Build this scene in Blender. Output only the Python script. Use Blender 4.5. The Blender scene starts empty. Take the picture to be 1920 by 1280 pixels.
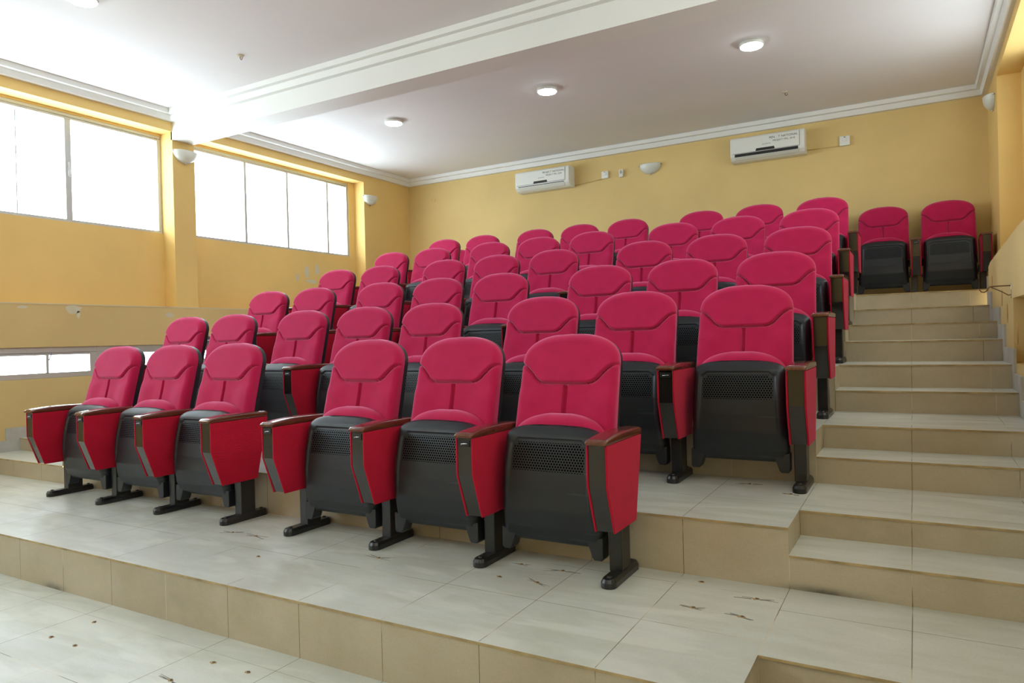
import bpy, bmesh, math, random
import numpy as np
from mathutils import Vector, Matrix

C = bpy.context.scene
COL = C.collection
random.seed(7)
rng = np.random.RandomState(7)

# ------------------------------------------------------------------ camera, world, exposure
F_PX, YAW, PITCH, ROLL = 1325.9956, 0.5194, -0.0049, -0.0253
CAM = Vector((0.0359, 0.0, 1.1787))
fw = Vector((-math.sin(YAW)*math.cos(PITCH), math.cos(YAW)*math.cos(PITCH), math.sin(PITCH)))
rt = Vector((math.cos(YAW), math.sin(YAW), 0)); up = rt.cross(fw)
r_ = rt*math.cos(ROLL) + up*math.sin(ROLL); u_ = -rt*math.sin(ROLL) + up*math.cos(ROLL)
cd = bpy.data.cameras.new('camera'); cam = bpy.data.objects.new('camera', cd); COL.objects.link(cam)
cd.sensor_fit = 'HORIZONTAL'; cd.sensor_width = 36; cd.lens = F_PX/1920*36
cd.clip_start = 0.05; cd.clip_end = 200
mw = Matrix((( r_.x, u_.x, -fw.x, CAM.x), (r_.y, u_.y, -fw.y, CAM.y), (r_.z, u_.z, -fw.z, CAM.z), (0,0,0,1)))
cam.matrix_world = mw
C.camera = cam
C.view_settings.view_transform = 'Standard'; C.view_settings.look = 'None'
C.view_settings.gamma = 1; C.view_settings.use_curve_mapping = False
C.view_settings.exposure = 0.02
SKY = 13.0            # overcast daylight outside the windows
w = bpy.data.worlds.new('daylight'); C.world = w; w.use_nodes = True
bg = w.node_tree.nodes['Background']; bg.inputs['Strength'].default_value = SKY
# overcast sky, brightest on the window side (left); sky colour dimmed towards the right to darken that side
_t = w.node_tree; _tc = _t.nodes.new('ShaderNodeTexCoord'); _sp = _t.nodes.new('ShaderNodeSeparateXYZ'); _t.links.new(_tc.outputs['Generated'], _sp.inputs[0])
_cr = _t.nodes.new('ShaderNodeValToRGB'); _mr = _t.nodes.new('ShaderNodeMapRange'); _mr.inputs[1].default_value = -1; _mr.inputs[2].default_value = 1
_t.links.new(_sp.outputs[0], _mr.inputs[0]); _t.links.new(_mr.outputs[0], _cr.inputs[0]); _t.links.new(_cr.outputs[0], bg.inputs['Color'])
_cr.color_ramp.elements[0].position = .40; _cr.color_ramp.elements[0].color = (0.82, 0.92, 1.0, 1)
_cr.color_ramp.elements[1].position = .62; _cr.color_ramp.elements[1].color = (0.40, 0.42, 0.42, 1)
try:
    C.cycles.max_bounces = 12; C.cycles.diffuse_bounces = 7; C.cycles.transparent_max_bounces = 12
    C.cycles.use_denoising = True; C.cycles.sample_clamp_indirect = 6.0
except Exception: pass

def portal(loc, size_y, size_z, nx):
    """daylight portal in a window opening in a side wall, facing into the room along nx"""
    l = bpy.data.lights.new('window_portal', 'AREA'); l.shape = 'RECTANGLE'; l.size = size_z; l.size_y = size_y
    l.cycles.is_portal = True
    o = bpy.data.objects.new('window_portal', l); COL.objects.link(o); o.location = loc
    o.rotation_euler = (0, math.radians(90 if nx < 0 else -90), 0)   # -Z of lamp points into the room
    return o

# ------------------------------------------------------------------ geometry constants (metres)
T = 0.296
YN = [None, 1.8872, 2.7945, 3.6685, 4.6414, 5.4260, 6.2734]
LN = [0.0, 0.2153, 0.4451, 0.6907, 0.9554, 1.2105, 1.4654]
HN = [None, 0.1077, 0.3422, 0.5727, 0.8167, 1.0945, 1.3343]
XS, XSL = -0.3933, -5.30          # aisle edges
XWL, XWR = -6.52, 0.52            # lower wall faces
XL, XR = -6.589, 0.70             # upper wall faces
YB, YF = 8.55, -4.6
ZC = 3.59
XWIN_L, XWIN_R = -6.767, 0.88     # window recess planes
LEDGE, LINTEL = 1.578, 3.395
SILL = 2.36
PIL0, PIL1 = 4.629, 4.885         # pillar under the beam
R2END = 7.544

# ------------------------------------------------------------------ materials
def new_mat(name):
    m = bpy.data.materials.new(name); m.use_nodes = True
    nt = m.node_tree; b = nt.nodes['Principled BSDF']
    return m, nt, b
def N(nt, t, **k):
    n = nt.nodes.new(t)
    for a, v in k.items(): setattr(n, a, v)
    return n
def math_n(nt, op, a, b=None, c=None):
    n = nt.nodes.new('ShaderNodeMath'); n.operation = op
    for i, x in enumerate((a, b, c)):
        if x is None: continue
        if isinstance(x, (int, float)): n.inputs[i].default_value = x
        else: nt.links.new(x, n.inputs[i])
    return n.outputs[0]
def noise(nt, scale, detail=3, vec=None, rough=0.5):
    n = nt.nodes.new('ShaderNodeTexNoise'); n.inputs['Scale'].default_value = scale; n.inputs['Detail'].default_value = detail
    n.inputs['Roughness'].default_value = rough
    if vec is not None: nt.links.new(vec, n.inputs['Vector'])
    return n.outputs['Fac']
def mapping(nt, vec, scale):
    n = nt.nodes.new('ShaderNodeMapping'); n.inputs['Scale'].default_value = scale; nt.links.new(vec, n.inputs['Vector']); return n.outputs[0]
def mixc(nt, fac, a, b, mode='MIX'):
    n = nt.nodes.new('ShaderNodeMix'); n.data_type = 'RGBA'; n.blend_type = mode
    if isinstance(fac, (int, float)): n.inputs[0].default_value = fac
    else: nt.links.new(fac, n.inputs[0])
    for i, x in ((6, a), (7, b)):
        if isinstance(x, tuple): n.inputs[i].default_value = (*x, 1) if len(x) == 3 else x
        else: nt.links.new(x, n.inputs[i])
    return n.outputs[2]
def ramp(nt, fac, p0, p1, c0=(0,0,0), c1=(1,1,1)):
    n = nt.nodes.new('ShaderNodeValToRGB'); e = n.color_ramp.elements
    e[0].position = p0; e[1].position = p1; e[0].color = (*c0, 1); e[1].color = (*c1, 1)
    nt.links.new(fac, n.inputs[0]); return n.outputs[0]
def bump(nt, b, h, strength, dist):
    n = nt.nodes.new('ShaderNodeBump'); n.inputs['Strength'].default_value = strength; n.inputs['Distance'].default_value = dist
    nt.links.new(h, n.inputs['Height']); nt.links.new(n.outputs[0], b.inputs['Normal'])

def paint(name, col, var=0.05, rough=0.75, scale=1.2):
    m, nt, b = new_mat(name); tc = N(nt, 'ShaderNodeTexCoord')
    f = noise(nt, scale, 4, tc.outputs['Object'])
    c2 = tuple(min(1, x*(1-var*2.2)) for x in col)
    nt.links.new(mixc(nt, ramp(nt, f, .35, .7), col, c2), b.inputs['Base Color'])
    b.inputs['Roughness'].default_value = rough; b.inputs['Specular IOR Level'].default_value = 0.3
    bump(nt, b, noise(nt, 90, 3, tc.outputs['Object']), 0.12, 0.004)
    return m
WALLC = (0.79, 0.55, 0.20)
M_WALL = paint('yellow_wall_paint', WALLC)
M_WALL_BACK = paint('yellow_wall_paint_light_washed', (0.74, 0.55, 0.235))  # copy of the wall paint, whitish light on the back wall mixed into its colour
M_WALL_LOW = paint('faded_yellow_wall_paint', (0.68, 0.51, 0.23), 0.06)
M_CEIL = paint('white_ceiling_paint', (0.81, 0.79, 0.79), 0.02, 0.8, 0.8)
M_TRIM = paint('white_moulding_paint', (0.80, 0.80, 0.77), 0.02, 0.55)
M_SKIRT = paint('grey_cement_skirting', (0.50, 0.50, 0.46), 0.10, 0.7, 6)

def plain(name, col, rough=0.5, metal=0, spec=0.5, coat=0):
    m, nt, b = new_mat(name); b.inputs['Base Color'].default_value = (*col, 1)
    b.inputs['Roughness'].default_value = rough; b.inputs['Metallic'].default_value = metal
    b.inputs['Specular IOR Level'].default_value = spec; b.inputs['Coat Weight'].default_value = coat
    tc = N(nt, 'ShaderNodeTexCoord')
    rr = nt.nodes.new('ShaderNodeMapRange'); nt.links.new(noise(nt, 25, 3, tc.outputs['Object']), rr.inputs[0])
    rr.inputs[3].default_value = max(0, rough-.06); rr.inputs[4].default_value = min(1, rough+.08)
    nt.links.new(rr.outputs[0], b.inputs['Roughness'])
    return m

def tile_mat(name, c0, c1, grout, rough, dirt, spots=(), smear=0):
    m, nt, b = new_mat(name); tc = N(nt, 'ShaderNodeTexCoord')
    uv = tc.outputs['UV']; ob = tc.outputs['Object']
    sx = N(nt, 'ShaderNodeSeparateXYZ'); nt.links.new(uv, sx.inputs[0])
    def line(o):
        fr = math_n(nt, 'FRACT', o); d = math_n(nt, 'MINIMUM', fr, math_n(nt, 'SUBTRACT', 1.0, fr))
        return math_n(nt, 'LESS_THAN', d, 0.0032)
    g = math_n(nt, 'MAXIMUM', line(sx.outputs[0]), line(sx.outputs[1]))
    cb = N(nt, 'ShaderNodeCombineXYZ')
    nt.links.new(math_n(nt, 'FLOOR', sx.outputs[0]), cb.inputs[0]); nt.links.new(math_n(nt, 'FLOOR', sx.outputs[1]), cb.inputs[1])
    wn = N(nt, 'ShaderNodeTexWhiteNoise'); nt.links.new(cb.outputs[0], wn.inputs['Vector'])
    big = noise(nt, 1.6, 5, ob, .6)
    streak = noise(nt, 1.0, 6, mapping(nt, ob, (2.2, 9, 3)), .65)
    base = mixc(nt, wn.outputs['Value'], c0, tuple(x*.93 for x in c0))
    base = mixc(nt, ramp(nt, streak, .42, .68), base, c1)
    base = mixc(nt, math_n(nt, 'MULTIPLY', ramp(nt, big, .5, .75), dirt), base, tuple(x*.62 for x in c1))
    speck = noise(nt, 140, 2, ob)
    base = mixc(nt, math_n(nt, 'MULTIPLY', ramp(nt, speck, .4, .7), .12), base, tuple(x*.6 for x in c1))
    if smear:
        sm = noise(nt, 1.3, 3, mapping(nt, ob, (1.0, 2.2, 1)), .5); n2 = nt.nodes.new('ShaderNodeTexNoise'); n2.inputs['Scale'].default_value = .9; n2.inputs['Distortion'].default_value = 3.5; n2.inputs['Detail'].default_value = 3
        nt.links.new(mapping(nt, ob, (.8, 2.5, 1)), n2.inputs['Vector'])
        base = mixc(nt, math_n(nt, 'MULTIPLY', ramp(nt, n2.outputs['Fac'], .52, .62), smear), base, (0.74, 0.76, 0.72))
    for (px_, pz_, rx, rz) in spots:       # soot with a shape of its own
        so = N(nt, 'ShaderNodeSeparateXYZ'); nt.links.new(ob, so.inputs[0])
        dx = math_n(nt, 'DIVIDE', math_n(nt, 'SUBTRACT', so.outputs[0], px_), rx); dz = math_n(nt, 'DIVIDE', math_n(nt, 'SUBTRACT', so.outputs[2], pz_), rz)
        r2 = math_n(nt, 'ADD', math_n(nt, 'MULTIPLY', dx, dx), math_n(nt, 'MULTIPLY', dz, dz))
        gk = math_n(nt, 'MULTIPLY', math_n(nt, 'POWER', 2.718, math_n(nt, 'MULTIPLY', r2, -1.0)), .85)
        base = mixc(nt, math_n(nt, 'MULTIPLY', gk, math_n(nt, 'ADD', noise(nt, 22, 3, ob), .35)), base, (0.05, 0.05, 0.05))
    # grout: dark brown, with whitish stretches
    gn = noise(nt, 3.0, 3, ob)
    gc = mixc(nt, ramp(nt, gn, .5, .58), grout, (0.62, 0.56, 0.43))
    nt.links.new(mixc(nt, g, base, gc), b.inputs['Base Color'])
    rr = nt.nodes.new('ShaderNodeMapRange'); nt.links.new(streak, rr.inputs[0])
    rr.inputs[3].default_value = rough-.10; rr.inputs[4].default_value = rough+.22
    nt.links.new(rr.outputs[0], b.inputs['Roughness'])
    b.inputs['Specular IOR Level'].default_value = 0.5
    bump(nt, b, math_n(nt, 'SUBTRACT', noise(nt, 30, 2, ob), math_n(nt, 'MULTIPLY', g, 1.0)), 0.15, 0.002)
    return m
M_TILE = tile_mat('ceramic_floor_tile', (0.61, 0.64, 0.60), (0.52, 0.54, 0.475), (0.13, 0.10, 0.06), 0.30, .35, (), .38)
M_RISER = tile_mat('ceramic_riser_tile', (0.52, 0.46, 0.345), (0.44, 0.38, 0.265), (0.14, 0.09, 0.04), 0.42, .45, ((-3.68, .004, .09, .022), (-.27, .218, .14, .018)))  # same tile, browner with dirt, the risers' weaker light darkened into its colour
M_EDGE = paint('clay_tile_edge', (0.50, 0.38, 0.20), 0.2, 0.7, 12)

def fabric_mat(name, col, sheen=.6):
    m, nt, b = new_mat(name); tc = N(nt, 'ShaderNodeTexCoord'); ob = tc.outputs['Object']
    sx = N(nt, 'ShaderNodeSeparateXYZ'); nt.links.new(ob, sx.inputs[0])
    a = math_n(nt, 'SINE', math_n(nt, 'MULTIPLY', math_n(nt, 'ADD', sx.outputs[0], math_n(nt,'MULTIPLY',sx.outputs[1],.3)), 2*math.pi/.0055))
    c = math_n(nt, 'SINE', math_n(nt, 'MULTIPLY', sx.outputs[2], 2*math.pi/.0048))
    wv = math_n(nt, 'MULTIPLY', a, c)
    f = noise(nt, 14, 4, ob)
    colr = mixc(nt, ramp(nt, f, .3, .75), col, tuple(x*.86 for x in col))
    colr = mixc(nt, math_n(nt, 'MULTIPLY_ADD', wv, .22, .20), colr, tuple(x*.45 for x in col))
    nt.links.new(colr, b.inputs['Base Color'])
    b.inputs['Roughness'].default_value = 0.85; b.inputs['Specular IOR Level'].default_value = 0.15
    b.inputs['Sheen Weight'].default_value = sheen; b.inputs['Sheen Roughness'].default_value = 0.45
    b.inputs['Sheen Tint'].default_value = (1.0, 0.45, 0.72, 1)
    bump(nt, b, wv, 0.25, 0.0012)
    return m
M_FAB = fabric_mat('crimson_woven_fabric', (0.55, 0.013, 0.088), .75)
M_FELT = fabric_mat('crimson_panel_fabric', (0.52, 0.008, 0.034), .15)

def shell_mat():
    m, nt, b = new_mat('black_moulded_plastic_perforated'); tc = N(nt, 'ShaderNodeTexCoord'); ob = tc.outputs['Object']
    sx = N(nt, 'ShaderNodeSeparateXYZ'); nt.links.new(ob, sx.inputs[0]); X, Z = sx.outputs[0], sx.outputs[2]
    px, pz = .0125, .0105
    v = math_n(nt, 'DIVIDE', Z, pz); fv = math_n(nt, 'FLOOR', v)
    par = math_n(nt, 'MULTIPLY', math_n(nt, 'MODULO', fv, 2.0), .5)
    fu = math_n(nt, 'SUBTRACT', math_n(nt, 'FRACT', math_n(nt, 'ADD', math_n(nt, 'DIVIDE', math_n(nt,'ADD',X,1.0), px), par)), .5)
    fz = math_n(nt, 'SUBTRACT', math_n(nt, 'SUBTRACT', v, fv), .5)
    du = math_n(nt, 'MULTIPLY', fu, px); dz = math_n(nt, 'MULTIPLY', fz, pz)
    r = math_n(nt, 'SQRT', math_n(nt, 'ADD', math_n(nt, 'MULTIPLY', du, du), math_n(nt, 'MULTIPLY', dz, dz)))
    dot = math_n(nt, 'LESS_THAN', r, .0041)
    ax = math_n(nt, 'ABSOLUTE', X)
    top = math_n(nt, 'SUBTRACT', .530, math_n(nt, 'MULTIPLY', math_n(nt, 'GREATER_THAN', ax, .145), .012))
    reg = math_n(nt, 'MULTIPLY', math_n(nt, 'LESS_THAN', ax, .163), math_n(nt, 'MULTIPLY', math_n(nt, 'GREATER_THAN', Z, .415), math_n(nt, 'LESS_THAN', Z, top)))
    mask = math_n(nt, 'MULTIPLY', dot, reg)
    scr = noise(nt, 1.0, 5, mapping(nt, ob, (3, 3, 60)))
    base = mixc(nt, ramp(nt, scr, .62, .72), (0.010, 0.014, 0.020), (0.028, 0.034, 0.041))
    nt.links.new(mixc(nt, mask, base, (0.002, 0.002, 0.002)), b.inputs['Base Color'])
    rr = nt.nodes.new('ShaderNodeMapRange'); nt.links.new(noise(nt, 8, 4, ob), rr.inputs[0]); rr.inputs[3].default_value = .34; rr.inputs[4].default_value = .52
    nt.links.new(rr.outputs[0], b.inputs['Roughness'])
    nt.links.new(math_n(nt, 'MULTIPLY_ADD', mask, -.5, .5), b.inputs['Specular IOR Level'])
    bump(nt, b, noise(nt, 500, 2, ob), 0.06, 0.001)
    return m
M_SHELL = shell_mat()
M_BACKSHELL = plain('black_back_shell_plastic', (0.012, 0.015, 0.020), .42)
M_METAL = plain('black_painted_steel', (0.010, 0.011, 0.013), .30, 0, .6)
M_GLOSS = plain('black_gloss_panel', (0.014, 0.011, 0.009), .16, 0, .6, .3)
M_SLOT = plain('black_slot', (0.003, 0.003, 0.003), .5)
M_STEEL = plain('bare_steel', (0.62, 0.62, 0.62), .25, 1)
def wood_mat():
    m, nt, b = new_mat('varnished_mahogany'); tc = N(nt, 'ShaderNodeTexCoord')
    f = noise(nt, 1.0, 5, mapping(nt, tc.outputs['Object'], (90, 6, 60)), .6)
    nt.links.new(mixc(nt, ramp(nt, f, .3, .7), (0.065, 0.014, 0.008), (0.15, 0.040, 0.017)), b.inputs['Base Color'])
    b.inputs['Roughness'].default_value = .2; b.inputs['Coat Weight'].default_value = .6; b.inputs['Coat Roughness'].default_value = .08
    return m
M_WOOD = wood_mat()
M_ALU = plain('grey_aluminium_frame', (0.52, 0.53, 0.52), .4, .3)
M_PLASTIC = plain('white_plastic', (0.76, 0.77, 0.72), .35)
M_PLAST2 = plain('off_white_plastic', (0.70, 0.70, 0.63), .4)
M_DARK = plain('dark_vent', (0.012, 0.012, 0.012), .5)
M_INK = plain('black_marker_ink', (0.03, 0.03, 0.035), .6)
M_GREY = plain('grey_print', (0.35, 0.35, 0.35), .5)
M_SCONCE = plain('frosted_sconce_glass', (0.66, 0.67, 0.60), .35)
M_RUST = plain('rusty_iron', (0.16, 0.07, 0.025), .6, .3)
M_HOLE = plain('chipped_mortar_dark', (0.09, 0.075, 0.055), .9)
M_SMEAR = plain('grey_dust_smear', (0.20, 0.19, 0.17), .9)
M_CHIP = plain('chipped_mortar_tan', (0.42, 0.28, 0.14), .9)
M_PATCH = plain('bare_plaster_patch', (0.60, 0.55, 0.40), .8)
M_BLUE = plain('blue_plastic_scrap', (0.10, 0.17, 0.30), .5)
def glass_mat():
    m = bpy.data.materials.new('window_glass'); m.use_nodes = True; nt = m.node_tree
    for n in list(nt.nodes): nt.nodes.remove(n)
    out = N(nt, 'ShaderNodeOutputMaterial'); tr = N(nt, 'ShaderNodeBsdfTransparent'); gl = N(nt, 'ShaderNodeBsdfGlossy')
    tr.inputs[0].default_value = (.93, .96, .97, 1); gl.inputs['Roughness'].default_value = .02
    mx = N(nt, 'ShaderNodeMixShader'); mx.inputs[0].default_value = .06
    nt.links.new(tr.outputs[0], mx.inputs[1]); nt.links.new(gl.outputs[0], mx.inputs[2]); nt.links.new(mx.outputs[0], out.inputs[0])
    return m
M_GLASS = glass_mat()
def emit_mat(name, col, s):
    m, nt, b = new_mat(name); b.inputs['Base Color'].default_value = (.9, .9, .9, 1)
    b.inputs['Emission Color'].default_value = (*col, 1); b.inputs['Emission Strength'].default_value = s
    return m
M_LED = emit_mat('led_diffuser', (0.86, 0.95, 1.0), 45)

# ------------------------------------------------------------------ mesh helpers
class MB:
    def __init__(s): s.v = []; s.f = []; s.uv = []; s.mi = []; s.sm = []
    def quad(s, pts, uv=None, mi=0, smooth=False):
        i = len(s.v); s.v += [tuple(p) for p in pts]; s.f.append(tuple(range(i, i+len(pts))))
        s.uv.append(uv or [(.5, .5)]*len(pts)); s.mi.append(mi); s.sm.append(smooth)
    def box(s, x0, x1, y0, y1, z0, z1, mi=0):
        P = [(x, y, z) for z in (z0, z1) for y in (y0, y1) for x in (x0, x1)]
        for f in ((0,2,3,1), (4,5,7,6), (0,1,5,4), (2,6,7,3), (0,4,6,2), (1,3,7,5)):
            s.quad([P[k] for k in f], mi=mi)
    def prism(s, poly, axis, a, b, mi=0):
        """poly of 2D points extruded along axis 'x','y','z' from a to b"""
        def P(p, t): return {'x': (t, p[0], p[1]), 'y': (p[0], t, p[1]), 'z': (p[0], p[1], t)}[axis]
        n = len(poly)
        s.quad([P(p, a) for p in poly][::-1], mi=mi); s.quad([P(p, b) for p in poly], mi=mi)
        for k in range(n):
            p, q = poly[k], poly[(k+1) % n]
            s.quad([P(p, a), P(q, a), P(q, b), P(p, b)], mi=mi)
    def tube(s, pts, r, n=10, mi=0):
        pts = [Vector(p) for p in pts]; rings = []
        for k, p in enumerate(pts):
            d = (pts[min(k+1, len(pts)-1)] - pts[max(k-1, 0)]).normalized()
            a = d.orthogonal().normalized() if not rings else (la - d*la.dot(d)).normalized()
            la = a; b = d.cross(a)
            rings.append([p + (a*math.cos(2*math.pi*j/n) + b*math.sin(2*math.pi*j/n))*r for j in range(n)])
        for k in range(len(rings)-1):
            for j in range(n):
                s.quad([rings[k][j], rings[k][(j+1) % n], rings[k+1][(j+1) % n], rings[k+1][j]], mi=mi, smooth=True)
        s.quad(rings[0][::-1], mi=mi); s.quad(rings[-1], mi=mi)
    def lathe(s, prof, n=32, a0=0, a1=2*math.pi, M=None, mi=0):
        full = abs(a1-a0-2*math.pi) < 1e-6
        A = [a0+(a1-a0)*k/n for k in range(n+1)]
        tr = (lambda p: tuple(M @ Vector(p))) if M else (lambda p: p)
        for k in range(n):
            for j in range(len(prof)-1):
                (r0, z0), (r1, z1) = prof[j], prof[j+1]
                q = [(r0*math.cos(A[k]), r0*math.sin(A[k]), z0), (r0*math.cos(A[k+1]), r0*math.sin(A[k+1]), z0),
                     (r1*math.cos(A[k+1]), r1*math.sin(A[k+1]), z1), (r1*math.cos(A[k]), r1*math.sin(A[k]), z1)]
                s.quad([tr(p) for p in q], mi=mi, smooth=True)
    def build(s, name, mats, parent=None, bevel=0, seg=2, merge=True, smooth_angle=None):
        me = bpy.data.meshes.new(name); me.from_pydata(s.v, [], s.f)
        if not isinstance(mats, (list, tuple)): mats = [mats]
        for m in mats: me.materials.append(m)
        ul = me.uv_layers.new(name='UVMap'); k = 0
        for f, us in zip(me.polygons, s.uv):
            for li, u in zip(f.loop_indices, us): ul.data[li].uv = u
        me.polygons.foreach_set('material_index', s.mi); me.polygons.foreach_set('use_smooth', s.sm)
        if merge:
            bm = bmesh.new(); bm.from_mesh(me); bmesh.ops.remove_doubles(bm, verts=bm.verts, dist=1e-5)
            bm.faces.ensure_lookup_table(); 
            bmesh.ops.recalc_face_normals(bm, faces=bm.faces)
            if bevel:
                es = [e for e in bm.edges if len(e.link_faces) == 2 and e.calc_face_angle(0) > .5]
                nf = bmesh.ops.bevel(bm, geom=es, offset=bevel, segments=seg, profile=.5, affect='EDGES', clamp_overlap=True)['faces']
                for f in bm.faces: f.smooth = False
                for f in nf: f.smooth = True
            bm.to_mesh(me); bm.free()
        me.update()
        o = bpy.data.objects.new(name, me); COL.objects.link(o)
        if parent: o.parent = parent
        return o
def struct(o): o['kind'] = 'structure'; return o
def thing(name, label, cat, loc=(0,0,0), group=None):
    o = bpy.data.objects.new(name, None); COL.objects.link(o); o.location = loc; o.empty_display_size = .1
    o['label'] = label; o['category'] = cat
    if group: o['group'] = group
    return o

# ------------------------------------------------------------------ floor and tiers
def U(x): return (x-XS)/.4
def tread(mb, x0, x1, y0, y1, z, ybase, voff=0):
    mb.quad([(x0,y0,z),(x1,y0,z),(x1,y1,z),(x0,y1,z)], [(U(x0),(y0-ybase)/.4+voff),(U(x1),(y0-ybase)/.4+voff),(U(x1),(y1-ybase)/.4+voff),(U(x0),(y1-ybase)/.4+voff)])
def riser(mb, x0, x1, y, z0, z1):
    e, o = .009, .004
    mb.quad([(x0,y,z0),(x1,y,z0),(x1,y,z1-e),(x0,y,z1-e)], [(U(x0),.3),(U(x1),.3),(U(x1),.7),(U(x0),.7)], mi=1)
    mb.quad([(x0,y-o,z1-e),(x1,y-o,z1-e),(x1,y-o,z1),(x0,y-o,z1)], mi=2)
    mb.quad([(x0,y,z1-e),(x1,y,z1-e),(x1,y-o,z1-e),(x0,y-o,z1-e)], mi=2)
    mb.quad([(x0,y-o,z1),(x1,y-o,z1),(x1,y,z1),(x0,y,z1)], mi=0)
def cheek(mb, x, y0, y1, z0, z1, s):
    mb.quad([(x,y0,z0),(x,y1,z0),(x,y1,z1),(x,y0,z1)], [(.2,.3),(.8,.3),(.8,.7),(.2,.7)], mi=1)

fl = MB()
tread(fl, -7.2, 1.4, YF, 1.3868, 0, 1.3868)
tread(fl, -7.2, 1.4, 1.3868, 1.77, 0, 1.3868)
tread(fl, -7.2, 1.4, 1.77, YN[1], 0, 1.77, 5)
# give the cut tiles their own joints
struct(fl.build('floor', [M_TILE, M_RISER, M_EDGE], merge=False))
for n in range(1, 7):
    mb = MB(); y, L0, L1, H = YN[n], LN[n-1], LN[n], HN[n]
    yn = YN[n+1] if n < 6 else YN[6]+T
    riser(mb, XSL, XS, y, L0, L1)
    for (a, b) in ((XWL, XSL), (XS, XWR)):
        riser(mb, a, b, y, L0, H)
        tread(mb, a, b, y, y+T, H, y-.05, 20+n)
        riser(mb, a, b, y+T, H, L1)
        if n < 6: tread(mb, a, b, y+T, yn, L1, y+.394 if n != 1 else 2.567, 40+n)
    cheek(mb, XS, y-.004, y+T, L0 if False else H, L1, 1); cheek(mb, XSL, y-.004, y+T, H, L1, -1)
    tread(mb, XSL, XS, y, yn, L1, y+.394, 60+n)
    if n == 6: tread(mb, XWL, XWR, y+T, YB, L1, y+.394, 70); tread(mb, XWR, XR, 6.46, YB, L1, y+.394, 80)
    struct(mb.build('floor', [M_TILE, M_RISER, M_EDGE], merge=False))

# ------------------------------------------------------------------ ceiling and beam
mb = MB(); mb.box(-7.0, 1.2, YF, YB+.2, ZC, ZC+.12); struct(mb.build('ceiling', M_CEIL))
mb = MB()
mb.box(XL-.02, XR+.02, PIL0, PIL1-.012, 3.31, ZC-.001)
struct(mb.build('trim_1', M_TRIM))
mb = MB()                                   # a second beam behind the camera
mb.box(XL-.02, XR+.02, -.1, .15, 3.31, ZC-.001); struct(mb.build('trim_2', M_TRIM))

def crown_profile(h=.10, d=.10):
    # (distance from wall, drop below ceiling): a two-step cove
    return [(0, 0), (.108, 0), (.102, .044), (.066, .048), (.066, .056), (.050, .100), (0, .100)]
def crown(pts, inward, name):
    """pts: polyline of wall-foot points (x,y); inward: unit offset dirs at each point (mitred)"""
    mb = MB(); prof = crown_profile()
    rings = []
    for (x, y), (ix, iy) in zip(pts, inward):
        rings.append([(x+ix*d, y+iy*d, ZC-.001-h) for d, h in prof])
    for k in range(len(rings)-1):
        for j in range(len(prof)):
            j2 = (j+1) % len(prof)
            mb.quad([rings[k][j], rings[k+1][j], rings[k+1][j2], rings[k][j2]])
    mb.quad(rings[0]); mb.quad(rings[-1][::-1])
    return struct(mb.build(name, M_TRIM))
crown([(XL, PIL1-.012), (XL, YB), (XR, YB), (XR, PIL1-.012)], [(1, 1), (1, -1), (-1, -1), (-1, 1)], 'trim_3')
crown([(XR, PIL0), (XL, PIL0), (XL, .15), (XR, .15)], [(-1, -1), (1, -1), (1, 1), (-1, 1)], 'trim_4')
crown([(XR, .15), (XR, PIL0)], [(-1, 1), (-1, -1)], 'trim_5')

# ------------------------------------------------------------------ walls
mb = MB()
mb.box(-7.0, 1.2, YB, YB+.2, 0, ZC)
struct(mb.build('wall_back', M_WALL_BACK))
mb = MB()   # wall behind the camera
mb.box(-7.0, 1.2, YF-.2, YF, 0, ZC)
struct(mb.build('wall_front', M_WALL))

W1 = (1.75, PIL0); W2 = (PIL1, R2END)
def side_wall(xf, xw, sgn, name, w2end, extra_y0):
    """xf face plane, xw window plane; sgn = -1 left wall (outside towards -x)"""
    xo = xw + sgn*.06
    mb = MB()
    def bx(x0, x1, *a): mb.box(min(x0, x1), max(x0, x1), *a)
    zb = LEDGE
    bx(xf, xo, YF, YB, LINTEL, ZC-.0005)                       # lintel band
    bx(xf, xo, w2end, YB, zb, LINTEL)                    # solid end
    bx(xf, xo, PIL0, PIL1, zb, LINTEL)                   # pillar
    bx(xf, xo, W1[0]-.25, W1[0], zb, LINTEL)
    bx(xf, xo, YF, -3.6, zb, LINTEL)
    for a, b in ((W1[0], W1[1]), (W2[0], w2end), (-3.6, W1[0]-.25)):
        bx(xw, xo, a, b, zb, SILL)                       # wall under the window, in the recess
    struct(mb.build(name, M_WALL))
side_wall(XL, XWIN_L, -1, 'wall_left', R2END, 0)
side_wall(XR, XWIN_R, 1, 'wall_right', 7.63, 0)

# lower left wall with the slit window
SL0, SL1 = .93, 1.203
mb = MB()
mb.box(-6.83, XWL, YF, YB, 0, SL0); mb.box(-6.83, XWL, YF, YB, SL1, LEDGE)
mb.box(-6.83, XWL, 6.0, YB, SL0, SL1); mb.box(-6.83, XWL, YF, -3.6, SL0, SL1)
struct(mb.build('wall_left', M_WALL_LOW))
# lower right wall: parapet with a raised, slightly humped top that ends at the last tier
mb = MB()
top = [(6.46, 1.625), (6.30, 1.650), (5.75, 1.672), (5.2, 1.690), (4.68, 1.712), (3.6, 1.72), (YF, 1.72)]
mb.prism([(6.46, 1.335), (6.46, 1.625)] + top[1:] + [(YF, 1.335)], 'x', XWR, XR+.18)
mb.box(XWR, XR+.18, YF, 6.46, 0, .965)
mb.box(XWR, XR+.18, 4.935, 6.46, .965, 1.335); mb.box(XWR, XR+.18, YF, 2.2, .965, 1.335)
struct(mb.build('wall_right', M_WALL_LOW))
mb = MB(); mb.box(XR, 1.0, 6.46, YB, 0, LEDGE); struct(mb.build('wall_right', M_WALL_BACK))
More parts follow.
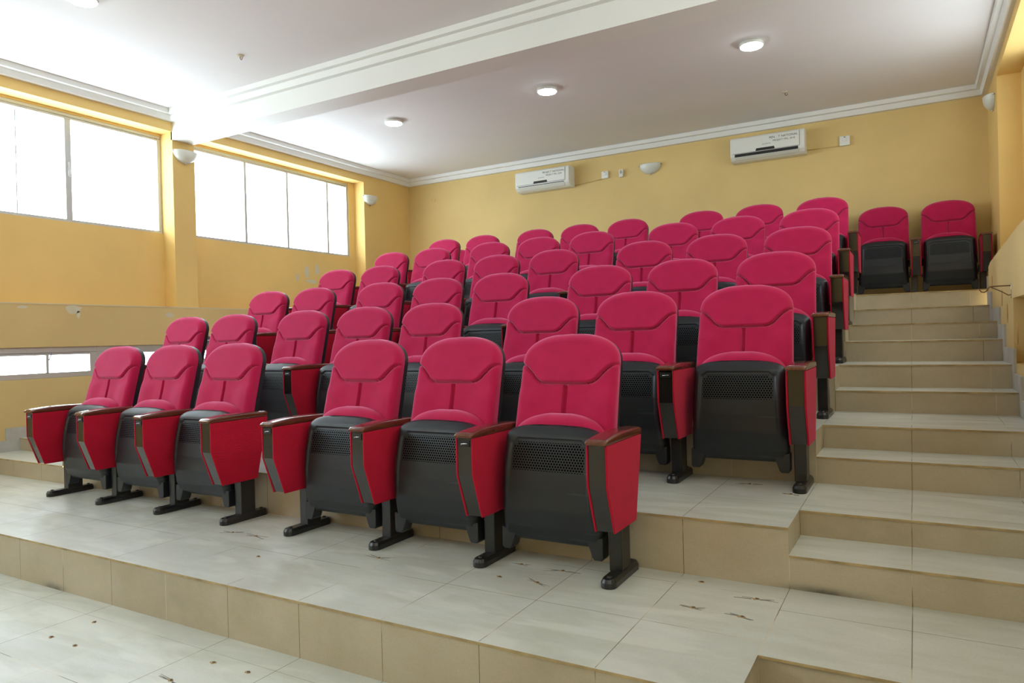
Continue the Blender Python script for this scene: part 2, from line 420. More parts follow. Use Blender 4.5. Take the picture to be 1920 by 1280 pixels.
# back panel of the niche in the right parapet (deep yellow)
mb = MB(); mb.box(XR+.18, XR+.24, YF, 6.46, .0, LEDGE); struct(mb.build('wall_right', M_WALL))

# skirting that climbs with the steps
def skirting(x0, x1, name, up_to):
    mb = MB(); dy, dz = .105, .092
    mb.box(x0, x1, YF, YN[1]-dy, 0, dz)
    segs = []
    prev = 0.0
    for n in range(1, 7):
        segs.append((YN[n], prev, HN[n])); segs.append((YN[n]+T, HN[n], LN[n])); prev = LN[n]
    for i, (y, z0, z1) in enumerate(segs):
        yn = segs[i+1][0] if i+1 < len(segs) else up_to+dy
        mb.box(x0, x1, y-dy, min(yn-dy, up_to), z0-.02, z1+dz)
    return struct(mb.build(name, M_SKIRT, merge=False))
skirting(XWL, XWL+.012, 'baseboard_left', YB)
skirting(XWR-.012, XWR, 'baseboard_right', 6.46)
# scuffed plaster above the right skirting, and bare patches on the left walls: thin flakes of old paint
def flake(name, pts, x, t, mat):
    mb = MB(); mb.prism(pts, 'x', x, x+t); return struct(mb.build(name, mat))
def blob(cy, cz, ry, rz, n=14, j=.35, seed=0):
    R = random.Random(seed)
    return [(cy+ry*math.cos(a)*(1-j*R.random()), cz+rz*math.sin(a)*(1-j*R.random())) for a in [2*math.pi*k/n for k in range(n)]]
M_OLD = paint('old_ochre_scuff', (0.55, 0.30, 0.09), .2, .8, 10)
k = 5
for (y, z0, z1) in ((6.27, 1.43, 1.56), (5.62, 1.30, 1.42), (5.33, 1.19, 1.32), (4.85, 1.05, 1.20), (4.56, .92, 1.04)):
    k += 1; flake('trim_%d' % k, blob(y-.10, (z0+z1)/2, .028, (z1-z0)/2, seed=k), XWR-.0015, .0015, M_OLD)
for (cy, cz, ry, rz, s) in ((3.56, 1.535, .09, .045, 2), (3.60, 1.49, .02, .04, 3), (4.50, 1.50, .05, .03, 5), (3.14, 1.545, .05, .015, 9)):
    k += 1; flake('trim_%d' % k, blob(cy, cz, ry, rz, seed=s), XWL, .0012, M_PATCH)
for (cy, cz, ry, rz, s) in ((6.62, 2.10, .045, .10, 12), (6.80, 2.13, .045, .085, 13), (6.45, 2.02, .03, .06, 14), (6.70, 1.98, .12, .03, 15)):
    k += 1; flake('trim_%d' % k, blob(cy, cz, ry, rz, seed=s), XWIN_L, .0012, M_PATCH)
# caulked top edge of the ledge
mb = MB(); mb.box(XL, XWL+.003, 1.5, YB, LEDGE-.004, LEDGE+.004); struct(mb.build('trim_%d' % (k+1), M_PATCH))

# concrete sun-shade slabs over the windows, outside
mb = MB(); mb.box(-8.05, -6.84, YF, YB, 3.86, 3.98); struct(mb.build('trim_60', M_TRIM))
mb = MB(); mb.box(.95, 2.2, YF, YB, 3.86, 3.98); struct(mb.build('trim_61', M_TRIM))
# ------------------------------------------------------------------ windows
def window(name, x, sgn, y0, y1, z0, z1, mull, fr=.035, thin=(), deep=.045, head=.03):
    """x: room-side plane of frame; sgn: outwards direction"""
    root = bpy.data.objects.new(name, None); COL.objects.link(root); root.location = (x, (y0+y1)/2, z0); root['kind'] = 'structure'
    ox, oy, oz = root.location
    def bx(mb, xa, xb, a, b, c, d): mb.box(min(xa, xb)-ox, max(xa, xb)-ox, a-oy, b-oy, c-oz, d-oz)
    f = MB(); xb = x+sgn*deep
    bx(f, x, xb, y0, y1, z0, z0+fr*.7); bx(f, x, xb, y0, y1, z1-head, z1)
    bx(f, x, xb, y0, y0+fr, z0+fr*.7, z1-head); bx(f, x, xb, y1-fr, y1, z0+fr*.7, z1-head)
    f.build('window_frame', M_ALU, root, bevel=.003)
    f = MB(); bx(f, x+sgn*.004, x+sgn*.012, y0+fr, y1-fr, z1-head-.022, z1-head); f.build('window_track', M_ALU, root)
    for m in mull:
        f = MB(); wd = m[1]; bx(f, x+sgn*.006, x+sgn*.036, m[0]-wd/2, m[0]+wd/2, z0+fr*.7, z1-head); f.build('window_mullion', M_ALU, root, bevel=.002)
    for t in thin:
        f = MB(); bx(f, x+sgn*.030, x+sgn*.040, t-.004, t+.004, z0+fr*.7, z1-head); f.build('window_rail', M_ALU, root)
    f = MB(); bx(f, x+sgn*.028, x+sgn*.032, y0+fr*.5, y1-fr*.5, z0+.01, z1-.01); f.build('window_pane', M_GLASS, root)
    return root
xw = XWIN_L-.012
wl = window('window_1', xw, -1, W1[0], 4.62, SILL, 3.372, [(3.695, .055), (2.72, .03)], thin=(3.264,))
mb = MB(); mb.box(-.012, .004, 3.695-.008-(1.75+4.62)/2, 3.695+.008-(1.75+4.62)/2, .42, .56); mb.build('window_latch', M_STEEL, wl, bevel=.003)
window('window_2', xw, -1, PIL1+.01, 7.43, SILL, 3.372, [(5.70, .032), (6.341, .030), (7.038, .030)])
mb = MB(); mb.box(XWIN_L-.06, XWIN_L, 7.43, R2END, SILL, LINTEL); mb.box(XWIN_L-.06, XWIN_L-.01, W1[0], W1[1], 3.372, LINTEL); mb.box(XWIN_L-.06, XWIN_L-.01, PIL1, 7.43, 3.372, LINTEL)
struct(mb.build('wall_left', M_WALL))
window('window_3', XWIN_R+.012, 1, W1[0], 4.62, SILL, LINTEL, [(3.2, .03)])
window('window_4', XWIN_R+.012, 1, PIL1+.01, 7.10, SILL, LINTEL, [(6.1, .03)])
mb = MB(); mb.box(XWIN_R-.002, XWIN_R+.06, 7.10, 7.63, SILL, LINTEL); struct(mb.build('wall_right', M_WALL))
window('window_5', xw, -1, -3.6, W1[0]-.25, SILL, LINTEL, [(0, .03), (-1.8, .03)])
window('window_6', XWIN_R+.012, 1, -3.6, W1[0]-.25, SILL, LINTEL, [(0, .03), (-1.8, .03)])
window('window_7', -6.575, -1, -3.6, 3.79, SL0, SL1, [(3.361, .022), (2.2, .022)], fr=.065, head=.05)
window('window_8', -6.575, -1, 3.79, 6.0, SL0, SL1, [(5.0, .022)], fr=.065, head=.05)
for (y0, y1, z0, z1, nx, x) in ((W1[0], 4.62, SILL, 3.37, 1, XWIN_L-.08), (PIL1, 7.43, SILL, 3.37, 1, XWIN_L-.08), (-3.6, 1.5, SILL, 3.39, 1, XWIN_L-.08),
        (-3.6, 6.0, SL0, SL1, 1, -6.85), (W1[0], 4.62, SILL, 3.39, -1, XWIN_R+.08), (PIL1, 7.10, SILL, 3.39, -1, XWIN_R+.08), (-3.6, 1.5, SILL, 3.39, -1, XWIN_R+.08)):
    portal((x, (y0+y1)/2, (z0+z1)/2), y1-y0, z1-z0, nx)

# ------------------------------------------------------------------ ceiling lights
lamp0 = None
def ceiling_lamp(x, y, label):
    t = thing('ceiling_light', label, 'ceiling light', (x, y, ZC), 'round LED ceiling lights')
    mb = MB(); mb.lathe([(0, 0), (.080, 0), (.095, -.004), (.100, -.020), (.098, -.030), (.090, -.032)], 40)
    mb.build('housing', M_PLASTIC, t)
    mb = MB(); mb.lathe([(.0905, -.0315), (.088, -.037), (.06, -.039), (.0001, -.040)], 40)
    mb.build('diffuser', M_LED, t)
ceiling_lamp(-1.11, 6.15, 'round white LED ceiling light, nearest the right wall')
ceiling_lamp(-3.028, 6.17, 'round white LED ceiling light, above the gap between the two air conditioners')
ceiling_lamp(-4.885, 6.12, 'round white LED ceiling light behind the beam, nearest the left windows')
ceiling_lamp(-4.87, 2.78, 'round white LED ceiling light in front of the beam, cut by the top edge')
def hook(x, y, label):
    t = thing('ceiling_hook', label, 'ceiling hook', (x, y, ZC))
    mb = MB(); mb.lathe([(.0001, 0), (.030, 0), (.026, -.008), (.012, -.012), (.0001, -.012)], 18); mb.build('rose', M_PATCH, t)
    mb = MB(); mb.tube([(.0, 0, -.008), (.0, 0, -.03), (.010, 0, -.040), (.022, 0, -.034), (.024, 0, -.022)], .003, 8); mb.build('hook', M_RUST, t)
hook(-4.809, 4.063-.03, 'small rusty hook in the ceiling in front of the beam')
hook(-1.065, 7.60, 'small painted hook in the ceiling near the right air conditioner')

# ------------------------------------------------------------------ wall sconces (unlit frosted half bowls)
def sconce(loc, rotz, label):
    t = thing('wall_sconce', label, 'wall lamp', loc, 'half-bowl wall sconces'); t.rotation_euler = (0, 0, rotz)
    # local: wall is plane y=0, bowl bulges to -y
    mb = MB(); W, D, Hh = .135, .085, .125; nu, nv = 28, 14
    def P(i, j, s=1.0):
        a = math.pi*i/nu; v = j/nv
        rr = (1-v**2.1)**.5
        return (W*s*math.cos(a)*rr, -D*s*(math.sin(a)**.8)*rr-.002, .0-Hh*v*s)
    for i in range(nu):
        for j in range(nv):
            mb.quad([P(i,j), P(i+1,j), P(i+1,j+1), P(i,j+1)], smooth=True)
            mb.quad([P(i,j+1,.96), P(i+1,j+1,.96), P(i+1,j,.96), P(i,j,.96)], smooth=True)
        mb.quad([P(i,0), P(i,0,.96), P(i+1,0,.96), P(i+1,0)])
    mb.build('glass_bowl', M_SCONCE, t)
    mb = MB(); mb.box(-.09, .09, -.014, 0, -.085, -.012); mb.build('back_plate', M_PLAST2, t, bevel=.005)
    for (x, z) in ((-.137, -.012), (.137, -.012), (0, -.128)):
        mb = MB(); M = Matrix.Translation((x, -.012, z))
        mb.lathe([(.0001, .010), (.007, .007), (.010, 0), (.007, -.007), (.0001, -.010)], 12, M=M)
        mb.box(x-.003, x+.003, -.010, 0, z-.003, z+.003)
        mb.build('stud', M_STEEL, t)
sconce((XL, 4.765, 3.215), math.pi/2, 'frosted half-bowl wall sconce on the pillar between the two left windows')
sconce((XL, 7.655, 3.215), math.pi/2, 'frosted half-bowl wall sconce on the left wall beside the back corner')
sconce((-2.80, YB, 3.30), 0, 'frosted half-bowl wall sconce on the back wall between the air conditioners')
sconce((XR, 7.93, 3.30), -math.pi/2, 'frosted half-bowl wall sconce on the right wall, seen from the side')

# ------------------------------------------------------------------ air conditioners
def text(body, size, loc, parent, mat, name):
    cu = bpy.data.curves.new(name, 'FONT'); cu.body = body; cu.size = size; cu.extrude = .0006; cu.align_x = 'CENTER'; cu.space_character = 1.05
    o = bpy.data.objects.new(name, cu); COL.objects.link(o); o.parent = parent; o.location = loc; o.rotation_euler = (math.radians(90), 0, 0)
    dg = bpy.context.evaluated_depsgraph_get(); dg.update()
    me = bpy.data.meshes.new_from_object(o.evaluated_get(dg)); me.materials.clear(); me.materials.append(mat)
    q = bpy.data.objects.new(name, me); COL.objects.link(q); q.parent = parent; q.location = loc; q.rotation_euler = (math.radians(90), 0, 0)
    bpy.data.objects.remove(o); return q
def aircon(xc, zc, label, l1, l2, open_gap):
    t = thing('air_conditioner', label, 'air conditioner', (xc, YB, zc), 'split air conditioners on the back wall')
    Wd = .40
    prof = [(0, .135), (-.150, .135), (-.178, .125), (-.186, .105), (-.190, -.055), (-.182, -.085), (-.150, -.118), (-.110, -.135), (0, -.135)]
    mb = MB(); mb.prism(prof, 'x', -Wd, Wd); mb.build('casing', M_PLASTIC, t, bevel=.008, seg=3)
    mb = MB(); mb.box(-Wd+.025, Wd-.055, -.1945, -.183, -.050, .112); mb.build('front_panel', M_PLASTIC, t, bevel=.004)
    mb = MB(); mb.box(-Wd+.025, Wd-.055, -.1915, -.186, -.056, -.050); mb.box(Wd-.055, Wd-.050, -.1915, -.180, -.05, .112); mb.build('panel_gap', M_GREY, t)
    mb = MB(); mb.prism([(-.118, -.050), (-.112, -.022), (.082, -.022), (.088, -.050)], 'y', -.1965, -.19); mb.build('display_window', M_DARK, t)
    mb = MB(); g = .030 if open_gap else .008
    mb.box(-Wd+.05, Wd-.07, -.1905, -.150, -.070-g*.6, -.070+g*.4); mb.build('air_outlet', M_DARK, t)
    mb = MB(); mb.prism([(-.191, -.078-g*.6), (-.184, -.078-g*.6), (-.150, -.118), (-.157, -.122)], 'x', -Wd+.05, Wd-.07); mb.build('flap', M_PLAST2, t, bevel=.0015)
    text(l1, .033, (.180, -.1948, .066), t, M_INK, 'lettering'); text(l2, .026, (.185, -.1948, .030), t, M_INK, 'lettering')
    mb = MB()
    for q in range(5): mb.prism([(-.045+q*.018, .010), (-.033+q*.018, .010+.003*(q % 2)), (-.031+q*.018, .022), (-.041+q*.018, .020)], 'y', -.1955, -.194)
    mb.build('badge', M_GREY, t)
aircon(-4.235, 3.275, 'white split air conditioner with its flap closed, nearer the left corner', 'PROJECT NATIONAL', 'PROJECT FML. 2018', False)
aircon(-1.385, 3.275, 'white split air conditioner with its flap open, on the right half of the back wall', 'PEN. . T NATIONAL', 'PROJECT FML. 2018', True)
def switchbox(x, z, w_, h_, label, mat, rock=True):
    t = thing('wall_switch', label, 'wall switch', (x, YB, z))
    mb = MB(); mb.box(-w_/2, w_/2, -.035, 0, -h_/2, h_/2); mb.build('housing', mat, t, bevel=.005)
    mb = MB(); mb.box(-w_*.22, w_*.22, -.040, -.034, -h_*.05, h_*.30); mb.build('switch_rocker', M_PLASTIC if rock else M_GREY, t, bevel=.002)
    mb = MB(); mb.box(-w_*.08, w_*.08, -.0375, -.034, h_*.33, h_*.40); mb.build('indicator', M_DARK, t)
switchbox(-3.40, 3.245, .09, .09, 'white square switch box beside the left air conditioner', M_PLASTIC)
switchbox(-3.18, 3.235, .055, .095, 'small grey wall holder between the switch box and the sconce', M_PLAST2, False)
switchbox(-.60, 3.235, .105, .105, 'white square switch box at the end of the right air conditioner cable', M_PLASTIC)
def cable(pts, label):
    mb = MB(); mb.tube(pts, .006, 8); o = mb.build('power_cable', M_WALL_BACK); o['label'] = label; o['category'] = 'cable'
cable([(-3.84, YB-.008, 3.17), (-3.65, YB-.008, 3.185), (-3.44, YB-.008, 3.20)], 'thin painted cable from the left air conditioner to its switch box')
cable([(-.985, YB-.008, 3.195), (-.80, YB-.008, 3.195), (-.64, YB-.008, 3.19)], 'thin painted cable from the right air conditioner to its switch box')
# small bare fixing mark on the back wall near the left corner
mb = MB(); mb.tube([(-6.13+.03*math.cos(a)*1.2, YB-.002, 3.25+.03*math.sin(a)) for a in [i*.35 for i in range(18)]], .003, 6); struct(mb.build('trim_40', M_WALL))

# curtain-rod bracket on the right parapet
t = thing('curtain_bracket', 'rusty curtain-rod bracket with a curled hook on the right parapet', 'bracket', (XWR, 5.0, 1.38))
mb = MB(); mb.box(-.004, 0, -.008, .008, -.045, .045); mb.build('mounting_plate', M_STEEL, t, bevel=.001)
mb = MB(); mb.tube([(-.004, 0, .030), (-.06, 0, .030), (-.105, 0, .028), (-.115, 0, .015), (-.120, 0, .004), (-.132, 0, -.003), (-.146, 0, .0), (-.155, 0, .012), (-.154, 0, .022)], .0035, 8)
mb.build('rod_hook', M_RUST, t)
mb = MB(); mb.tube([(-.004, 0, -.022), (-.014, 0, -.026), (-.05, 0, -.002), (-.10, 0, .026)], .003, 8); mb.build('brace', M_RUST, t)
# torn blue scrap hanging in the slit window
mb = MB(); mb.tube([(-6.583, 3.395, 1.150), (-6.580, 3.388, 1.125), (-6.578, 3.375, 1.10), (-6.578, 3.372, 1.085)], .004, 6)
o = mb.build('plastic_strip', M_BLUE); o['label'] = 'torn blue plastic strip hanging in the low slit window'; o['category'] = 'plastic strip'

# ------------------------------------------------------------------ chairs
def ss(a, b, x):
    t = np.clip((x-a)/(b-a), 0, 1); return t*t*(3-2*t)
def dist_poly(P, poly):
    d = np.full(len(P), 1e9)
    for a, b in zip(poly[:-1], poly[1:]):
        ab = b-a; t = np.clip(((P-a)@ab)/max(ab@ab, 1e-12), 0, 1); d = np.minimum(d, np.linalg.norm(P-(a+t[:, None]*ab), axis=1))
    return d
def superell(z, z0, zs, zt, wb, ws, n):
    w_ = wb + (ws-wb)*np.clip((z-z0)/(zs-z0), 0, 1)
    q = np.clip((z-zs)/(zt-zs), 0, 1)
    return w_*np.clip(1-q**n, 0, 1)**(1/n)
def slab(name, mat, wfun, z0, z1, ybase, height, back, nx, nz, r, parent, topn=26, round_bottom=False, thick_mat=None):
    """cushion-like slab: front surface at y = ybase(z) - height(x,z)*round(edge distance); flat back at ybase+back"""
    zs = np.concatenate([np.linspace(z0, z1-.06, nz-topn, endpoint=False), z1-.06*(1-np.sin(np.linspace(0, math.pi/2, topn)))])
    us = np.sin(np.linspace(-1, 1, nx)*math.pi/2*.86)/math.sin(math.pi/2*.86)
    Wz = wfun(zs); Wz[-1] = max(Wz[-1], wfun(np.array([z1-1e-4]))[0]*.5)
    X = us[None, :]*Wz[:, None]; Z = np.repeat(zs[:, None], nx, 1)
    zz = np.linspace(z0, z1, 160); zz[-1] = z1; ow = wfun(zz)
    outl = np.concatenate([np.stack([-ow, zz], 1), np.stack([ow[::-1], zz[::-1]], 1)])
    if round_bottom: outl = np.concatenate([outl, outl[:1]])
    P = np.stack([X.ravel(), Z.ravel()], 1); d = dist_poly(P, outl).reshape(X.shape)
    q = np.clip(d/r, 0, 1); rd = np.sqrt(np.clip(1-(1-q)**2, 0, 1))
    Y = ybase(Z) - height(X, Z, rd)
    v = [tuple(p) for p in np.stack([X.ravel(), Y.ravel(), Z.ravel()], 1).round(5)]
    f = []
    nzz = len(zs)
    for j in range(nzz-1):
        for i in range(nx-1):
            a = j*nx+i; f.append((a, a+1, a+nx+1, a+nx))
    # side wall + back
    loop = [i for i in range(nx)] + [j*nx+nx-1 for j in range(1, nzz)] + [(nzz-1)*nx+i for i in range(nx-2, -1, -1)] + [j*nx for j in range(nzz-2, 0, -1)]
    base = len(v)
    for k in loop:
        x, y, z = v[k]; v.append((x*.985, float(ybase(np.array(z)))+back, z))
    n = len(loop)
    for k in range(n): f.append((loop[(k+1) % n], loop[k], base+k, base+(k+1) % n))
    f.append(tuple(base+k for k in range(n)))
    me = bpy.data.meshes.new(name); me.from_pydata(v, [], f); me.materials.append(mat)
    me.polygons.foreach_set('use_smooth', [True]*(len(f)-1)+[False]); me.update()
    try: me.set_sharp_from_angle(angle=math.radians(60))
    except Exception: pass
    o = bpy.data.objects.new(name, me); COL.objects.link(o); o.parent = parent
    return o

def yb_back(z): return .225 + (z-.40)*.262      # front datum plane of the reclined back
seam_pts = np.array([(-.232, .842), (-.212, .840), (-.190, .828), (-.165, .805), (-.142, .780), (-.120, .767), (-.095, .763), (.095, .763), (.120, .767), (.142, .780), (.165, .805), (.190, .828), (.212, .840), (.232, .842)])
def back_height(X, Z, rd):
    P = np.stack([X.ravel(), Z.ravel()], 1)
    d = dist_poly(P, seam_pts).reshape(X.shape)
    sx = np.interp(np.abs(X), seam_pts[7:, 0], seam_pts[7:, 1]); above = Z > sx
    h = .022 + .030*rd
    h = h - .017*np.exp(-(d/.0062)**2)
    h = h + np.where(above, .010*np.exp(-(d/.05)) * ss(.235, .20, np.abs(X)), 0)
    h = h - np.where(above, 0, .004)
    low = ss(.76, .70, Z)
    h = h + low*.010*ss(.07, .18, np.abs(X)) - low*.003
    gz = ss(.757, .748, Z)
    h = h - gz*.015*ss(.0125, .0070, np.abs(X))
    h = h + np.where(above, -.012*((X/.23)**2)*0.6, 0)
    return h
def back_w(z): return superell(z, .40, .845, .975, .236, .229, 2.35)

def seat_ys(z): return np.interp(z, [.10, .13, .18, .26, .34, .42, .50, .56, .60], [.125, .098, .080, .064, .060, .068, .085, .103, .125])
def shell_w(z): return superell(z, .12, .530, .597, .227, .214, 3.1)
def shell_height(X, Z, rd):
    depth = .165-seat_ys(Z)
    h = .012 + (depth-.012)*(rd*.45+.55)*1.0 - (1-rd)*.012
    top = .548 - .018*ss(.14, .168, np.abs(X))
    inpanel = ss(0, .0055, top-Z)*ss(0, .0055, (.176+ (.55-Z)*.04)-np.abs(X))*ss(.25, .34, Z)
    return h - .0075*inpanel
def cush_w(z): return superell(z, .20, .53, .640, .212, .212, 2.2)

def arm_parts(root, sx, slot, out):
    """armrest, leg and foot at side sx (+1 right, -1 left)"""
    cx = sx*.289
    side = [(-.086, .558), (.288, .558), (.208, .222), (-.022, .222), (-.086, .405)]
    mb = MB(); core = [(-.083, .560), (.280, .560), (.202, .226), (-.018, .226), (-.083, .404)]
    mb.prism(core, 'x', cx-.034, cx+.034); a = mb.build('armrest', M_GLOSS, root, bevel=.002)
    for s in (-1, 1):
        mb = MB(); x0 = cx+s*.034; mb.prism(side, 'x', min(x0, x0+s*.008), max(x0, x0+s*.008)); p = mb.build('side_panel', M_FELT, a, bevel=.0025)
        p['label'] = 'crimson fabric side panel'
    # wooden cap: lofted rounded section
    mb = MB(); nn = 30; rings = []
    for k in range(nn+1):
        t = k/nn; y = -.098+t*.394
        zt = .5795 + .0125*math.sin(math.pi/2*min(1, t/.45)) - .004*max(0, t-.6)/.4
        e = min(1, min(t, 1-t)/.035); e = math.sqrt(max(0, 1-(1-e)**2))
        hw = .0435*(.93+.07*e); zt = .566+(zt-.566)*(.35+.65*e); zb = .5585+.004*(1-e)
        zc, hh = (zt+zb)/2, (zt-zb)/2
        rings.append([(cx+hw*math.copysign(abs(math.cos(q))**.35, math.cos(q)), y, zc+hh*math.copysign(abs(math.sin(q))**(.55 if math.sin(q) > 0 else .25), math.sin(q)))
                      for q in [2*math.pi*(j+.5)/20 for j in range(20)]])
    for k in range(nn):
        for j in range(20): mb.quad([rings[k][j], rings[k][(j+1) % 20], rings[k+1][(j+1) % 20], rings[k+1][j]], smooth=True)
    mb.quad(rings[0][::-1]); mb.quad(rings[-1])
    mb.build('arm_cap', M_WOOD, a)
    if slot:
        mb = MB(); mb.box(cx-.026, cx+.026, -.0865, -.080, .524, .550); mb.build('tablet_slot', M_SLOT, a)
        mb = MB(); mb.tube([(cx-.012, -.089, .531), (cx-.012, -.089, .536), (cx+.012, -.089, .538), (cx+.018, -.089, .538)], .0022, 6); mb.build('latch', M_STEEL, a)
    # leg: flat steel column, foot, hinge
    mb = MB(); x0 = sx*.272
    mb.box(x0-.027, x0+.027, .120, .215, .030, .300); l = mb.build('leg', M_METAL, root, bevel=.004)
    mb = MB(); pts = []
    fx = sx*.279; n = 7
    outl = [(fx+.031*math.cos(math.pi+math.pi*i/n), .030+.030*math.sin(math.pi+math.pi*i/n)) for i in range(n+1)] + [(fx+.031*math.cos(math.pi*i/n), .275+.025*math.sin(math.pi*i/n)) for i in range(n+1)]
    inn = [((x-fx)*.80+fx, (y-.155)*.955+.155) for x, y in outl]
    m_ = len(outl)
    for k2 in range(m_):
        k3 = (k2+1) % m_; a0, a1, b0, b1 = outl[k2], outl[k3], inn[k2], inn[k3]
        mb.quad([(*a0, 0), (*a1, 0), (*a1, .022), (*a0, .022)]); mb.quad([(*a0, .022), (*a1, .022), (*b1, .036), (*b0, .036)])
    mb.quad([(*q, .036) for q in inn]); mb.quad([(*q, 0) for q in outl][::-1])
    mb.build('foot', M_METAL, l, bevel=.002)
    for y in (.035, .268):
        mb = MB(); mb.lathe([(.010, .0355), (.010, .040), (.006, .043), (.0001, .0435)], 12, M=Matrix.Translation((fx, y, 0))); mb.build('bolt', M_METAL, l)
    hx = sx*.243
    mb = MB(); mb.box(hx-.012, hx+.010, .150, .200, .235, .300); mb.box(hx-.016, hx+.010, .165, .190, .245, .272); mb.build('seat_hinge', M_METAL, l, bevel=.004)
    return [a, l]

def tree(o, parent=None):
    c = o.copy(); COL.objects.link(c); c.parent = parent
    for ch in o.children: tree(ch, c)
    return c

holder = thing('auditorium_chair', 'x', 'chair')
bc = slab('back_cushion', M_FAB, back_w, .40, .975, yb_back, back_height, .008, 132, 156, .032, holder, topn=40)
bc['label'] = 'crimson upholstered back cushion'
def bs_w(z): return superell(z, .33, .838, .969, .235, .226, 2.35)
def yb_shell(z): return yb_back(z) + .040
bsh = slab('back_shell', M_BACKSHELL, bs_w, .33, .966, yb_shell, lambda X, Z, rd: .030+.001*rd, .0, 30, 44, .02, holder, topn=16)
sc_ = slab('seat_cushion', M_FAB, cush_w, .20, .638, lambda z: .215+0*z, lambda X, Z, rd: .050*rd+.012, .01, 44, 56, .05, holder, topn=20)
ssh = slab('seat_shell', M_SHELL, shell_w, .12, .597, lambda z: .165+0*z, shell_height, .008, 90, 110, .035, holder, topn=26)
for s in (-1, 1):
    mb = MB(); pl = [(s*.160, .150), (s*.230, .165), (s*.230, .082), (s*.224, .072), (s*.192, .072), (s*.184, .082)]
    mb.prism(pl[::s], 'y', .094, .158); mb.build('seat_stop', M_BACKSHELL, ssh, bevel=.003)
mb = MB(); mb.box(-.236, .236, .175, .205, .215, .245); rail = mb.build('seat_rail', M_METAL, holder, bevel=.004)

armR_slot = arm_parts(holder, 1, True, None)
armR_plain = arm_parts(holder, 1, False, None)
armL_slot = arm_parts(holder, -1, True, None)
core_parts = [bc, bsh, sc_, ssh, rail]

def make_chair(x, y, z, label, group, left_end, right_end):
    r = bpy.data.objects.new('auditorium_chair', None); COL.objects.link(r); r.location = (x, y, z); r.empty_display_size = .1
    r['label'] = label; r['category'] = 'chair'; r['group'] = group
    for o in core_parts + (armR_plain if right_end else armR_slot) + (armL_slot if left_end else []):
        tree(o, r)
    return r
ROWS = {
 1: (2.49, [[-4.645, -4.063, -3.486], [-2.443, -1.866, -1.283]]),
 2: (3.385, [[-5.174, -4.598], [-3.847, -3.261, -2.686], [-1.880, -1.300, -.715]]),
 3: (4.20, [[-5.125, -4.550], [-3.80, -3.22, -2.645], [-1.850, -1.275, -.700]]),
 4: (5.12, [[-5.150, -4.578], [-3.80, -3.228, -2.655], [-1.846, -1.271, -.696]]),
 5: (5.965, [[-5.120, -4.548], [-3.812, -3.236, -2.658], [-1.862, -1.289, -.716]]),
 6: (6.98, [[-5.10, -4.528], [-3.805, -3.235, -2.665], [-1.868, -1.294, -.720]]),
 7: (7.95, [[-5.56], [-.81, -.240, .330]]),
}
ROWNAME = {1: 'front row', 2: 'second row', 3: 'third row', 4: 'fourth row', 5: 'fifth row', 6: 'sixth row', 7: 'last row against the back wall'}
for rn, (y, groups) in ROWS.items():
    z = LN[min(rn, 6)]
    for gi, g in enumerate(groups):
        if rn == 1: block = ('left trio', 'right trio')[gi]
        elif rn == 7: block = ('left end', 'trio by the right wall')[gi]
        else: block = ('left pair', 'middle trio', 'right trio')[gi]
        for ci, x in enumerate(g):
            if rn == 7:
                lab = ('crimson folding chair glimpsed at the left end of the last row' if gi == 0 else
                       ('crimson chair mostly hidden behind the sixth-row chair by the stairs',
                        'shaded crimson chair at the top of the stairs, left of the two standing apart',
                        'shaded crimson chair at the top of the stairs, next to the right wall')[ci])
            else:
                if len(g) == 2: pos = ('left', 'right')[ci]
                else: pos = ('left', 'middle', 'right')[ci]
                extra = ''
                if gi == len(groups)-1 and ci == len(g)-1: extra = ', by the stairs'
                if gi == 0 and ci == 0: extra = ', by the windows'
                lab = 'crimson folding chair, %s seat of the %s in the %s%s' % (pos, block, ROWNAME[rn], extra)
            make_chair(x, y, z, lab, 'auditorium chairs in the ' + ROWNAME[rn], ci == 0, ci == len(g)-1)
# remove the pattern chair
def kill(o):
    for ch in list(o.children): kill(ch)
    bpy.data.objects.remove(o)
kill(holder)

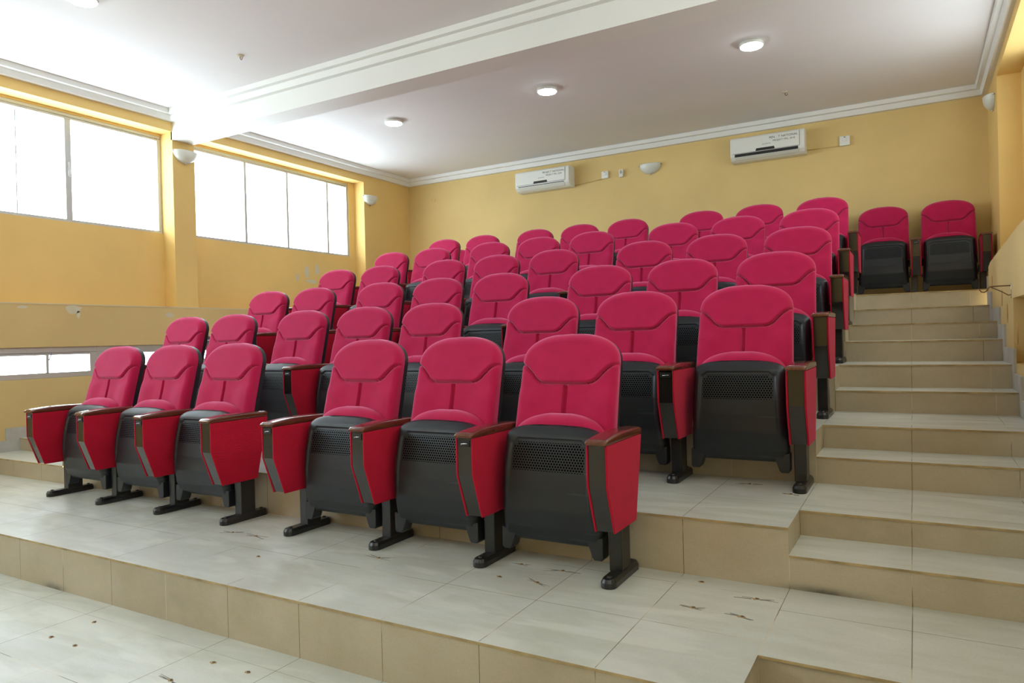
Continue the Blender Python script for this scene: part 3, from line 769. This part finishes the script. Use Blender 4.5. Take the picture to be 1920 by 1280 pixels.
# ------------------------------------------------------------------ chipped bolt holes in the tiles
def hole(x, y, z, label, ln=.05, ang=0, tail=True, seed=1):
    R = random.Random(seed)
    t = thing('bolt_hole', label, 'bolt hole', (x, y, z), 'chipped bolt holes in the floor tiles'); t.rotation_euler = (0, 0, ang)
    mb = MB(); pl = blob(0, 0, .017, .011, 12, .5, seed); mb.prism(pl, 'z', 0, .0016); mb.build('mortar_chip', M_CHIP, t)
    mb = MB(); pl = blob(.003, .001, .008, .006, 10, .4, seed+50); mb.prism(pl, 'z', .0, .0032); mb.build('anchor_plug', M_HOLE, t)
    if tail:
        mb = MB()
        for q in range(6):
            a = R.uniform(-.35, .35) + (math.pi if q % 2 else 0); l0, l1 = R.uniform(.008, .02), R.uniform(.5, 1.0)*ln; wd = R.uniform(.0008, .0022)
            ca, sa = math.cos(a), math.sin(a); off = R.uniform(-.006, .006)
            pl = [(l0, -wd), ((l0+l1)/2, -wd*.8), (l1, 0), ((l0+l1)/2, wd*.7), (l0, wd)]
            mb.prism([(u*ca-v*sa, u*sa+v*ca+off) for u, v in pl], 'z', 0, .0006+.0002*q)
        mb.build('dark_smear', M_SMEAR, t)
F0, Z1, Z2 = 0.0, LN[1], LN[2]
holes = [(-3.065, 1.734, F0, 'chipped bolt hole in the lowest floor, closest to the first step riser', False),
 (-3.07, 1.561, F0, 'chipped bolt hole in the lowest floor, leftmost in view', False),
 (-2.894, 1.559, F0, 'bolt hole in the lowest floor with a small plug sticking up', False),
 (-2.258, 1.712, F0, 'pale bolt hole in the lowest floor, left one of the pair near the bottom edge', False),
 (-2.077, 1.719, F0, 'brown chipped bolt hole in the lowest floor, rightmost in view', False),
 (-2.276, 1.552, F0, 'dark streaky scratch mark in the lowest floor at the bottom edge', True),
 (-.666, 2.457, Z1, 'star-shaped chipped bolt hole on the first tier, right of the front row', True),
 (-.497, 2.449, Z1, 'chipped bolt hole on the first tier, nearest the stair corner', True),
 (-.484, 2.635, Z1, 'orange chipped bolt hole on the first tier close to the next riser', True),
 (-.706, 2.726, Z1, 'small round chip on the first tier right behind the last front leg', False),
 (-1.277, 2.446, Z1, 'long dark smeared bolt hole under the rightmost front chair', True),
 (-1.247, 2.615, Z1, 'dark smeared bolt hole behind the long one under the rightmost front chair', True),
 (-1.442, 2.614, Z1, 'small dark scratch by the foot of the rightmost front chair', True),
 (-1.447, 2.441, Z1, 'tiny brown chip on the first tier in front of the leg gap', False),
 (-2.06, 2.421, Z1, 'dark bird-like smear on the first tier before the middle front chair', True),
 (-2.581, 2.202, Z1, 'tiny dark hole in the open tile before the front row gap', False),
 (-3.037, 2.429, Z1, 'thin dark scratch between the two front trios, left one', True),
 (-2.866, 2.432, Z1, 'thin dark scratch between the two front trios, right one', True),
 (-.470, 3.37, Z2, 'small orange chip beside the foot of the second-row aisle chair', True),
 (-.679, 3.524, Z2, 'dark hairline scratch under the second-row aisle chair', True)]
for i, (x, y, z, lab, tail) in enumerate(holes): hole(x, y, z, lab, .05+.02*(i % 3), (i*0.37) % .6-.3, tail, i+1)
# sooty stain at the foot of the first riser and by the stairs (thin residue on the tile)
